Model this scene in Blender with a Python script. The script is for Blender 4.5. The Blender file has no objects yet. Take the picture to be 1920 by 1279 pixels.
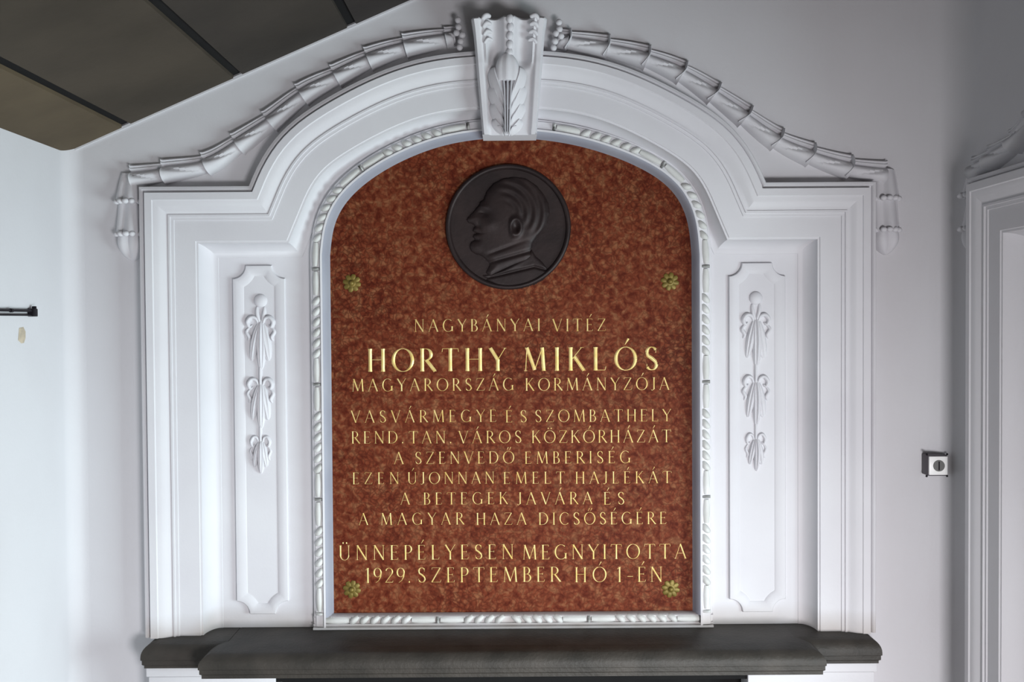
import bpy, bmesh, math, random
import numpy as np
from mathutils import Vector, Matrix, Euler
random.seed(7)
SC = bpy.context.scene
C = SC.collection
PI = math.pi
# ---------------------------------------------------------------- camera
F = 1850.0
CAM = Vector((0.0, -3.0, 1.85))
CAMROT = (Matrix.Rotation(math.radians(90 - 1.2), 3, 'X') @ Matrix.Rotation(math.radians(-0.4), 3, 'Z'))
cd = bpy.data.cameras.new('camera'); cam = bpy.data.objects.new('camera', cd); C.objects.link(cam)
cam.location = CAM; cam.rotation_euler = CAMROT.to_euler()
cd.sensor_fit = 'HORIZONTAL'; cd.sensor_width = 36; cd.lens = 36 * F / 1920
SC.camera = cam
# ---------------------------------------------------------------- world, lights, exposure
w = bpy.data.worlds.new('world'); SC.world = w; w.use_nodes = True
w.node_tree.nodes['Background'].inputs[0].default_value = (1.0, 0.89, 0.80, 1)
w.node_tree.nodes['Background'].inputs[1].default_value = 0.2
def area(name, loc, target, sx, sy, power, col, spread=180):
    l = bpy.data.lights.new(name, 'AREA'); l.shape = 'RECTANGLE'; l.size = sx; l.size_y = sy
    l.energy = power; l.spread = math.radians(spread); l.color = col
    o = bpy.data.objects.new(name, l); C.objects.link(o); o.location = loc
    o.rotation_euler = (Vector(target) - Vector(loc)).to_track_quat('-Z', 'Y').to_euler()
    return o
area('front_window_light', (1.0, -3.4, 0.75), (0.3, 0, 0.45), 0.8, 0.6, 41, (0.985, 0.97, 1.0), 106)
area('side_window_light', (2.0, -1.5, 0.9), (-1.34, -0.9, 0.9), 1.3, 1.3, 66, (0.80, 0.96, 1.0), 124)
SC.view_settings.view_transform = 'Standard'; SC.view_settings.look = 'None'
SC.view_settings.exposure = -0.12; SC.view_settings.gamma = 1.0
SC.view_settings.use_curve_mapping = False
# ---------------------------------------------------------------- pixel of the photo -> point at depth Y
def U(px, py, Y=0.0):
    d = CAMROT @ Vector(((px - 960) / F, -(py - 639.5) / F, -1.0))
    t = (Y - CAM.y) / d.y
    p = CAM + d * t
    return (p.x, p.z)
# ---------------------------------------------------------------- materials
def srgb(r, g, b):
    f = lambda c: (c / 255 / 12.92) if c / 255 <= 0.04045 else ((c / 255 + 0.055) / 1.055) ** 2.4
    return (f(r), f(g), f(b), 1)
def mat(name, c1, c2=None, scale=6, rough=0.8, bump=0.0, bscale=60, metal=0.0, detail=5, spec=0.3, dist=0.0):
    m = bpy.data.materials.new(name); m.use_nodes = True
    nt = m.node_tree; b = nt.nodes['Principled BSDF']
    b.inputs['Roughness'].default_value = rough; b.inputs['Metallic'].default_value = metal
    b.inputs['Specular IOR Level'].default_value = spec
    tc = nt.nodes.new('ShaderNodeNewGeometry')
    if c2:
        n = nt.nodes.new('ShaderNodeTexNoise'); n.inputs['Scale'].default_value = scale; n.inputs['Detail'].default_value = detail
        n.inputs['Distortion'].default_value = dist
        nt.links.new(tc.outputs['Position'], n.inputs['Vector'])
        r = nt.nodes.new('ShaderNodeValToRGB'); r.color_ramp.elements[0].position = 0.35; r.color_ramp.elements[1].position = 0.65
        r.color_ramp.elements[0].color = c1; r.color_ramp.elements[1].color = c2
        nt.links.new(n.outputs['Fac'], r.inputs['Fac']); nt.links.new(r.outputs['Color'], b.inputs['Base Color'])
    else:
        b.inputs['Base Color'].default_value = c1
    if bump:
        n2 = nt.nodes.new('ShaderNodeTexNoise'); n2.inputs['Scale'].default_value = bscale; n2.inputs['Detail'].default_value = 4
        nt.links.new(tc.outputs['Position'], n2.inputs['Vector'])
        bp = nt.nodes.new('ShaderNodeBump'); bp.inputs['Strength'].default_value = bump; bp.inputs['Distance'].default_value = 0.01
        nt.links.new(n2.outputs['Fac'], bp.inputs['Height']); nt.links.new(bp.outputs['Normal'], b.inputs['Normal'])
    return m
ZM = CAM.z - 0.946                  # top of the mantel shelf
WALLP = mat('wall_plaster', srgb(203, 201, 204), srgb(209, 208, 211), 1.6, 0.85, 0.05, 90)
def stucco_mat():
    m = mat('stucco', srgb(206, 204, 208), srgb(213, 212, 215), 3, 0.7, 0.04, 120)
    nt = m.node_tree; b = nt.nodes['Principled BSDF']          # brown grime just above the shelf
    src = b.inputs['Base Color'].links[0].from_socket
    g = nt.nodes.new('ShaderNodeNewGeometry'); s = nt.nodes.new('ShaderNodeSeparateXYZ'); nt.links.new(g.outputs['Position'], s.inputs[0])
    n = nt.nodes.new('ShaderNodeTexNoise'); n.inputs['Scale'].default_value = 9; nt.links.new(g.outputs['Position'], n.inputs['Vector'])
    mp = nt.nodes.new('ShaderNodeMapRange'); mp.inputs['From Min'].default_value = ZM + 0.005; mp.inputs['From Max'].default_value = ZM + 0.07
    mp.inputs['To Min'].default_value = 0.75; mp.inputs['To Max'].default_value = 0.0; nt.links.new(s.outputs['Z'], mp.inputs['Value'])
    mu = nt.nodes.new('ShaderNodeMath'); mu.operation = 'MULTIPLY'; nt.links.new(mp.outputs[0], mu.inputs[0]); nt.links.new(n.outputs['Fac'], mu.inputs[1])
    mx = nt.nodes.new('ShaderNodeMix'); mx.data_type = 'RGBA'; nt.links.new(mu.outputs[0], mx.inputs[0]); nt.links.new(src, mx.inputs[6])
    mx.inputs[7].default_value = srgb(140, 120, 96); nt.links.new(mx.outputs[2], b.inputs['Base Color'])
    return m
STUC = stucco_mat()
ROPE = mat('rope_stucco', srgb(196, 196, 192), srgb(210, 210, 208), 14, 0.7, 0.06, 160)
STONE = mat('shelf_stone', srgb(44, 41, 37), srgb(62, 57, 52), 9, 0.55, 0.15, 110, detail=8)
SOOT_SHADE = mat('soot_and_shade', srgb(14, 13, 14), srgb(20, 19, 19), 8, 0.95)  # fireplace soot; on the soffit backing it paints the shade between boards
def marble():
    m = bpy.data.materials.new('red_marble'); m.use_nodes = True; nt = m.node_tree; b = nt.nodes['Principled BSDF']
    b.inputs['Roughness'].default_value = 0.6; b.inputs['Specular IOR Level'].default_value = 0.08
    g = nt.nodes.new('ShaderNodeNewGeometry')
    n0 = nt.nodes.new('ShaderNodeTexNoise'); n0.inputs['Scale'].default_value = 30; n0.inputs['Detail'].default_value = 4
    nt.links.new(g.outputs['Position'], n0.inputs['Vector'])
    mx0 = nt.nodes.new('ShaderNodeMix'); mx0.data_type = 'VECTOR'; mx0.inputs[0].default_value = 0.04
    nt.links.new(g.outputs['Position'], mx0.inputs[4]); nt.links.new(n0.outputs['Color'], mx0.inputs[5])
    v = nt.nodes.new('ShaderNodeTexVoronoi'); v.feature = 'DISTANCE_TO_EDGE'; v.inputs['Scale'].default_value = 66
    nt.links.new(mx0.outputs[1], v.inputs['Vector'])
    vr = nt.nodes.new('ShaderNodeMapRange'); vr.inputs['From Max'].default_value = 0.22; vr.inputs['To Min'].default_value = 0.62; vr.inputs['To Max'].default_value = 0.0
    nt.links.new(v.outputs['Distance'], vr.inputs['Value'])
    n = nt.nodes.new('ShaderNodeTexNoise'); n.inputs['Scale'].default_value = 48; n.inputs['Detail'].default_value = 7; n.inputs['Distortion'].default_value = 0.6
    nt.links.new(g.outputs['Position'], n.inputs['Vector'])
    r = nt.nodes.new('ShaderNodeValToRGB'); e = r.color_ramp.elements
    e[0].position = 0.33; e[0].color = srgb(84, 30, 16); e[1].position = 0.68; e[1].color = srgb(132, 84, 56)
    k = e.new(0.5); k.color = srgb(112, 54, 33)
    nt.links.new(n.outputs['Fac'], r.inputs['Fac'])
    n3 = nt.nodes.new('ShaderNodeTexNoise'); n3.inputs['Scale'].default_value = 5; n3.inputs['Detail'].default_value = 5
    nt.links.new(g.outputs['Position'], n3.inputs['Vector'])
    mu = nt.nodes.new('ShaderNodeMath'); mu.operation = 'MULTIPLY'; nt.links.new(vr.outputs[0], mu.inputs[0]); nt.links.new(n3.outputs['Fac'], mu.inputs[1])
    mu2 = nt.nodes.new('ShaderNodeMath'); mu2.operation = 'MULTIPLY'; mu2.inputs[1].default_value = 1.7; nt.links.new(mu.outputs[0], mu2.inputs[0])
    mx = nt.nodes.new('ShaderNodeMix'); mx.data_type = 'RGBA'; nt.links.new(mu2.outputs[0], mx.inputs[0])
    nt.links.new(r.outputs['Color'], mx.inputs[6]); mx.inputs[7].default_value = srgb(58, 20, 10)
    nt.links.new(mx.outputs[2], b.inputs['Base Color'])
    return m
MARB = marble()
REVM = mat('reveal_grey_paint', srgb(146, 148, 160), srgb(158, 160, 170), 5, 0.8)
GOLD = mat('gold_leaf', srgb(238, 214, 146), srgb(222, 190, 110), 40, 0.42, metal=0.35, spec=0.5)
BRASS = mat('aged_brass', srgb(104, 88, 36), srgb(124, 106, 50), 60, 0.5, metal=0.35, spec=0.4)
BRONZE = mat('dark_bronze', srgb(34, 25, 25), srgb(45, 34, 33), 12, 0.5, 0.05, 90, metal=0.25, spec=0.3)
IRON = mat('black_iron', srgb(30, 26, 32), None, rough=0.5, metal=0.5)
def plank_mat(i):  # boards take a darker tone from left to right
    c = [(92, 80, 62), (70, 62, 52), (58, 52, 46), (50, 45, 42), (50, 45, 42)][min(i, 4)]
    return mat('plank_tone_%s' % 'abcdefghij'[i], srgb(*c), srgb(*[int(q * 0.86) for q in c]), 4, 0.8, 0.1, 40)
WHITEP = mat('white_plastic', srgb(250, 250, 248), None, rough=0.35, spec=0.5)
GREYM = mat('grey_metal', srgb(92, 88, 92), None, rough=0.5, metal=0.4)
LOCKM = mat('lock_metal', srgb(120, 120, 118), None, rough=0.35, metal=0.7)
CHIP = mat('bare_plaster', srgb(178, 166, 148), srgb(196, 182, 160), 60, 0.9, 0.2, 150)
CEILM = mat('ceiling_paint', srgb(120, 112, 102), srgb(132, 124, 114), 2.5, 0.9)
FLOORM = mat('floor_stone', srgb(98, 92, 84), srgb(116, 110, 100), 2.5, 0.6)
# ---------------------------------------------------------------- helpers
ORG = {}
def setp(o, label=None, cat=None, group=None, kind=None):
    if label: o['label'] = label
    if cat: o['category'] = cat
    if group: o['group'] = group
    if kind: o['kind'] = kind
    return o
def thing(name, label, cat, loc, group=None):
    o = bpy.data.objects.new(name, None); C.objects.link(o); o.location = loc; o.empty_display_size = 0.05
    ORG[o] = Vector(loc); return setp(o, label, cat, group)
def to_mesh(bm, name, m, sharp=32, org=Vector((0, 0, 0))):
    bmesh.ops.recalc_face_normals(bm, faces=bm.faces)
    for f in bm.faces: f.smooth = True
    lim = math.radians(sharp)
    for e in bm.edges:
        if len(e.link_faces) == 2 and e.calc_face_angle(0) > lim: e.smooth = False
    if org.length: bmesh.ops.translate(bm, vec=-org, verts=bm.verts)
    me = bpy.data.meshes.new(name); bm.to_mesh(me); bm.free()
    if m: me.materials.append(m)
    return me
def mk(name, bm, m, parent=None, sharp=32):
    org = ORG[parent] if parent else Vector((0, 0, 0))
    me = to_mesh(bm, name, m, sharp, org)
    o = bpy.data.objects.new(name, me); C.objects.link(o)
    if parent: o.parent = parent
    ORG[o] = org
    return o
def inst(name, me, parent, loc, rot=(0, 0, 0), scale=(1, 1, 1)):
    o = bpy.data.objects.new(name, me); C.objects.link(o); o.parent = parent
    o.location = Vector(loc) - ORG[parent]; o.rotation_euler = rot; o.scale = scale
    ORG[o] = Vector(loc); return o
def grid(bm, P, close=False):
    V = [[bm.verts.new(p) for p in row] for row in P]
    for i in range(len(V) - 1):
        n = len(V[i])
        for j in range(n if close else n - 1):
            k = (j + 1) % n
            a = [V[i][j], V[i][k], V[i + 1][k], V[i + 1][j]]
            bm.faces.new(a)
    return V
def box(bm, x0, x1, y0, y1, z0, z1, bev=0.0):
    r = bmesh.ops.create_cube(bm, size=1)
    for v in r['verts']:
        v.co = Vector((x0 + (v.co.x + .5) * (x1 - x0), y0 + (v.co.y + .5) * (y1 - y0), z0 + (v.co.z + .5) * (z1 - z0)))
    if bev:
        es = list({e for v in r['verts'] for e in v.link_edges})
        bmesh.ops.bevel(bm, geom=es, offset=bev, segments=2, affect='EDGES', profile=0.5)
def fill(outer, holes, Y, thick=0.0):
    """flat sheet in the x-z plane at y=Y with holes; thick adds a return behind it"""
    bm = bmesh.new(); es = []
    for loop in [outer] + holes:
        vs = [bm.verts.new((x, Y, z)) for x, z in loop]
        for i in range(len(vs)): es.append(bm.edges.new((vs[i], vs[(i + 1) % len(vs)])))
    bmesh.ops.triangle_fill(bm, use_beauty=True, use_dissolve=False, edges=es)
    if thick:
        r = bmesh.ops.extrude_face_region(bm, geom=list(bm.faces))
        bmesh.ops.translate(bm, vec=(0, thick, 0), verts=[v for v in r['geom'] if isinstance(v, bmesh.types.BMVert)])
    return bm
def offset(path, d, side=1, closed=False):
    """mitred offset of an open polyline (x,z); side=1 offsets to the right of travel"""
    n = len(path); out = []
    def nrm(a, b):
        dx, dz = b[0] - a[0], b[1] - a[1]; L = math.hypot(dx, dz) or 1
        return (dz / L * side, -dx / L * side)
    for i in range(n):
        a = nrm(path[i - 1], path[i]) if i > 0 else None
        b = nrm(path[i], path[i + 1]) if i < n - 1 else None
        if a is None: a = b
        if b is None: b = a
        mx, mz = a[0] + b[0], a[1] + b[1]; L = math.hypot(mx, mz); mx /= L; mz /= L
        c = max(0.35, mx * a[0] + mz * a[1])
        out.append((path[i][0] + mx * d / c, path[i][1] + mz * d / c))
    return out
def sweep(path, prof, side=1):
    bm = bmesh.new()
    rows = []
    for d, Y in prof:
        rows.append([(x, Y, z) for x, z in offset(path, d, side)])
    grid(bm, rows); return bm
def resample(pts, n):
    pts = np.array(pts, float); s = np.r_[0, np.cumsum(np.hypot(*np.diff(pts, axis=0).T))]
    t = np.linspace(0, s[-1], n)
    return list(zip(np.interp(t, s, pts[:, 0]), np.interp(t, s, pts[:, 1])))
def catmull(pts, k=6):
    P = [pts[0]] + list(pts) + [pts[-1]]; out = []
    for i in range(1, len(P) - 2):
        p0, p1, p2, p3 = [np.array(q, float) for q in P[i - 1:i + 3]]
        for j in range(k):
            t = j / k
            out.append(tuple(0.5 * (2 * p1 + (p2 - p0) * t + (2 * p0 - 5 * p1 + 4 * p2 - p3) * t * t + (3 * p1 - p0 - 3 * p2 + p3) * t ** 3)))
    out.append(tuple(P[-2])); return out
def relief(path, half, hgt, Y, cross=None, nc=10, cap=True, k=5, smooth=True, bm=None):
    """raised stroke on the plane y=Y: path in (x,z), half(t) half width, hgt(t) height, cross(s,t) section 0..1"""
    own = bm is None
    if own: bm = bmesh.new()
    pts = catmull(path, k) if smooth and len(path) > 2 else path
    n = len(pts)
    if n == 2: pts = resample(pts, 6); n = 6
    if cross is None: cross = lambda s, t: math.sqrt(max(0, 1 - s * s))
    rows = []
    for i in range(n):
        t = i / (n - 1)
        a = pts[max(0, i - 1)]; b = pts[min(n - 1, i + 1)]
        dx, dz = b[0] - a[0], b[1] - a[1]; L = math.hypot(dx, dz) or 1; nx, nz = dz / L, -dx / L
        W = half(t); H = hgt(t); row = []
        for j in range(nc + 1):
            s = -math.cos(PI * j / nc)
            row.append((pts[i][0] + nx * s * W, Y + 0.002 - H * cross(s, t), pts[i][1] + nz * s * W))
        rows.append(row)
    V = grid(bm, rows)
    if cap:
        for row, rv in ((V[0], rows[0]), (V[-1], rows[-1])):
            if row[0].co != row[-1].co:
                try: bm.faces.new(row)
                except ValueError: pass
    return bm
S = 3.0 / F                          # metres per photo pixel at the wall
def bead_mesh(name, r, m, zs=1.0, seg=10):
    bm = bmesh.new(); bmesh.ops.create_uvsphere(bm, u_segments=seg, v_segments=7, radius=r)
    bmesh.ops.scale(bm, vec=(1, 1, zs), verts=bm.verts)
    return to_mesh(bm, name, m, 80)
# ---------------------------------------------------------------- master lines of the surround
YF = -0.066                          # most forward plane of the surround
YR = 0.04                            # recess floor
YP = 0.046                           # plaque face
XL = U(470, 348, -0.03)[0]; XR = U(1433, 345, -0.03)[0]
X0 = (XL + XR) / 2
archpx = [(470, 348), (497, 297), (540, 246), (591, 203), (650, 164), (698, 144), (776, 117), (886, 98),
          (1023, 100), (1164, 125), (1250, 164), (1324, 203), (1371, 238), (1406, 285), (1433, 345)]
A = np.array([U(x, y, -0.03) for x, y in archpx]); uu = np.abs(A[:, 0] - X0)
wgt = np.ones(len(A)); wgt[0] = wgt[-1] = 6
M_ = np.stack([np.ones_like(uu), uu ** 2, uu ** 4, uu ** 6, uu ** 8], 1)
co = np.linalg.lstsq(M_ * wgt[:, None], A[:, 1] * wgt, rcond=None)[0]
AH = (XR - XL) / 2
varch = lambda u: float(co @ np.array([1, u ** 2, u ** 4, u ** 6, u ** 8]))
arch = resample([(X0 + u, varch(abs(u))) for u in np.linspace(-AH, AH, 300)], 61)
ZS = varch(AH)                        # shoulder height
XO = (X0 - U(268, 351, -0.03)[0] + U(1641, 343, -0.03)[0] - X0) / 2   # half width of surround
OUT = [(X0 - XO, ZM), (X0 - XO, ZS), (X0 - AH, ZS)] + arch[1:-1] + [(X0 + AH, ZS), (X0 + XO, ZS), (X0 + XO, ZM)]
plpx = [(624, 1150), (619.5, 480), (620, 440), (622, 420), (630, 400), (643, 382), (657, 364), (675, 350), (698, 332), (714, 321), (776, 290), (839, 269),
        (901, 259.5), (956, 257), (1026, 262), (1089, 273), (1164, 297), (1234, 331), (1270, 362), (1285, 389), (1293, 416), (1296, 445), (1297, 480), (1300, 1147)]
pl = [U(x, y, YP) for x, y in plpx]
# straight jambs, smoothed arch
XPL = (pl[0][0] + pl[1][0]) / 2; XPR = (pl[-1][0] + pl[-2][0]) / 2; ZPB = pl[0][1]
cur = np.array(catmull([(XPL, pl[1][1])] + pl[2:-2] + [(XPR, pl[-2][1])], 6))
cur = np.array(resample(cur, 90))
for _ in range(22): cur[1:-1] = 0.5 * cur[1:-1] + 0.25 * (cur[:-2] + cur[2:])
PLQ = [(XPL, ZPB)] + [tuple(p) for p in cur] + [(XPR, ZPB)]
# ---------------------------------------------------------------- room
XW, XWL = 1.36, -1.345
ZC = 3.35
hole = offset(OUT, 0.03)
hole = [(hole[0][0], ZM - 0.03)] + hole[1:-1] + [(hole[-1][0], ZM - 0.03)]
o = mk('wall_back', fill([(XWL + .05, -0.02), (XW - .12, -0.02), (XW - .12, ZC), (XWL + .05, ZC)], [hole], 0.0), WALLP); setp(o, kind='structure')
YE = -2.75
def side_wall(xw, r, sgn, hole=None):
    bm = bmesh.new()
    # rounded corner
    rows = []
    for i in range(13):
        a = PI / 2 * i / 12
        rows.append([(xw - sgn * r + sgn * r * math.sin(a), -r + r * math.cos(a), z) for z in (-0.02, ZC)])
    grid(bm, rows)
    pts = [(-r, -0.02), (YE, -0.02), (YE, ZC), (-r, ZC)]; es = []
    for loop in [pts] + ([hole] if hole else []):
        vs = [bm.verts.new((xw, y, z)) for y, z in loop]
        for i in range(len(vs)): es.append(bm.edges.new((vs[i], vs[(i + 1) % len(vs)])))
    bmesh.ops.triangle_fill(bm, use_beauty=True, use_dissolve=False, edges=es)
    bmesh.ops.remove_doubles(bm, verts=bm.verts, dist=1e-5)
    # end return, so the wall has a thickness
    grid(bm, [[(xw, YE, z) for z in (-0.02, ZC)], [(xw + sgn * 0.3, YE, z) for z in (-0.02, ZC)]])
    return bm
wl = mk('wall_left', side_wall(XWL, 0.05, -1), WALLP); setp(wl, kind='structure')
YC2 = -0.165 - XO                     # centre of the twin surround on the right wall
DZ2 = -0.01
hole2 = [(YC2 - (x - X0), z + DZ2) for x, z in hole]
hole2[0] = (hole2[0][0], 0.0); hole2[-1] = (hole2[-1][0], 0.0)
o = mk('wall_right', side_wall(XW, 0.12, 1, hole2), WALLP); setp(o, kind='structure')
bm = bmesh.new(); box(bm, -4, 4, -7, 0.3, -0.1, 0.0)
o = mk('floor', bm, FLOORM); setp(o, kind='structure')
# stair soffit, boarded
sa = U(122, 288); sb = U(772, 0)
slope = (sb[1] - sa[1]) / (sb[0] - sa[0])
zs = lambda x: sa[1] + slope * (x - sa[0])
xtop = sa[0] + (ZC - sa[1]) / slope
bm = bmesh.new()
def prism(bm, poly, y0, y1):
    a = [bm.verts.new((x, y0, z)) for x, z in poly]; b = [bm.verts.new((x, y1, z)) for x, z in poly]
    bm.faces.new(a); bm.faces.new(b[::-1])
    for i in range(len(poly)): bm.faces.new((a[i], a[(i + 1) % len(poly)], b[(i + 1) % len(poly)], b[i]))
prism(bm, [(XWL - .3, ZC), (XWL - .3, zs(XWL - .3) + .025), (xtop, ZC + .02), (XW + .3, ZC), (XW + .3, ZC + .2), (XWL - .3, ZC + .2)], 0.2, YE - 1.6)
cl = mk('ceiling', bm, CEILM); setp(cl, kind='structure')
bm = bmesh.new()
prism(bm, [(XWL - .02, zs(XWL - .02) + .010), (xtop - .05, zs(xtop - .05) + .010), (xtop - .05, zs(xtop - .05) + .033), (XWL - .02, zs(XWL - .02) + .033)], 0.0, YE - .02)
mk('soffit_backing', bm, SOOT_SHADE, cl)  # near-black colour stands in for the shadow in the board seams
sx = [XWL - .02, U(238, 236)[0], U(447, 143)[0], U(660, 48)[0]]
while sx[-1] < xtop - 0.2: sx.append(sx[-1] + 0.34)
for i in range(len(sx) - 1):
    bm = bmesh.new(); a, b = sx[i] + (0.014 if i else 0), sx[i + 1] - 0.014
    prism(bm, [(a, zs(a)), (b, zs(b)), (b, zs(b) + .013), (a, zs(a) + .013)], -0.003, YE)
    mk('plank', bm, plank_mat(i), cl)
bm = bmesh.new()
bm_pts = [(XWL, zs(XWL) - .005), (xtop - .1, zs(xtop - .1) - .005), (xtop - .1, zs(xtop - .1) + .004), (XWL, zs(XWL) + .004)]
prism(bm, bm_pts, 0.0, -0.006)
o = mk('trim_1', bm, STUC); setp(o, kind='structure')
# plaster chip on the left wall
bm = bmesh.new()
def wall_left_pt(px, py, off=0.0):
    d = CAMROT @ Vector(((px - 960) / F, -(py - 639.5) / F, -1.0)); t = (XWL + off - CAM.x) / d.x
    return CAM + d * t
chip = [(36, 615), (44, 613), (48, 622), (48, 634), (45, 643), (40, 644), (34, 638), (35, 626)]
ca = [bm.verts.new(wall_left_pt(x, y, 0.0005)) for x, y in chip]
ctr = Vector((sum(x for x, y in chip) / 8, sum(y for x, y in chip) / 8, 0))
cb = [bm.verts.new(wall_left_pt(ctr.x + (x - ctr.x) * .8, ctr.y + (y - ctr.y) * .8, 0.0018)) for x, y in chip]
bm.faces.new(cb)
for i in range(8): bm.faces.new((ca[i], ca[(i + 1) % 8], cb[(i + 1) % 8], cb[i]))
o = mk('plaster_patch', bm, CHIP, wl); setp(o, 'small beige chip of bare plaster')
# ---------------------------------------------------------------- surround
k = 0.00161
def P(*a): return [(d * k, Y) for d, Y in a]
prof_out = P((0, 0.002), (0, -0.050), (1.5, -0.055), (6, -0.057), (8, -0.054), (9, -0.049), (12, -0.049), (13, YF), (26, YF), (27.5, -0.062),
             (30, -0.0612), (35, -0.0590), (40, -0.055), (45, -0.050), (49, -0.046), (51, -0.045), (52, -0.0445))
prof_fas = P((52, -0.0445), (52.4, -0.0485), (56, -0.0485), (56.5, -0.043), (62, -0.043), (62.6, -0.039), (101, -0.039), (102, -0.035), (105, -0.035))
cov = [(105, -0.035)] + [(105.5 + 22 * (1 - math.cos(a)), -0.035 + 0.073 * math.sin(a)) for a in np.linspace(0, PI / 2, 14)] + [(129, 0.038), (130, 0.042)]
sur = thing('plaster_surround', 'tall white moulded plaster surround with shouldered arch framing the red marble plaque', 'wall surround', (X0, 0, ZM))
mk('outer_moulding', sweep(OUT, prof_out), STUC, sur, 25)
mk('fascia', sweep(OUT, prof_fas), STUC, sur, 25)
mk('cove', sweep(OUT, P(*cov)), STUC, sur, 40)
inn = offset(OUT, 124 * k)
inn = [(inn[0][0], ZM - .03)] + inn[1:-1] + [(inn[-1][0], ZM - .03)]
plh = offset(PLQ, 0.004, -1)
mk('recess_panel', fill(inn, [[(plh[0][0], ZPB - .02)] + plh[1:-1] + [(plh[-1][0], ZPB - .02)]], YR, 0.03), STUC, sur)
# ---------------------------------------------------------------- marble plaque with inscription
plq = thing('memorial_plaque', 'red marble memorial plaque with arched top and rows of gilded capital letters', 'plaque', (X0, YP, ZPB))
pq = offset(PLQ, 0.003, -1); pq = [(pq[0][0], ZPB - .01)] + pq[1:-1] + [(pq[-1][0], ZPB - .01)]
mk('marble_slab', fill(pq, [], YP, 0.025), MARB, plq)

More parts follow.
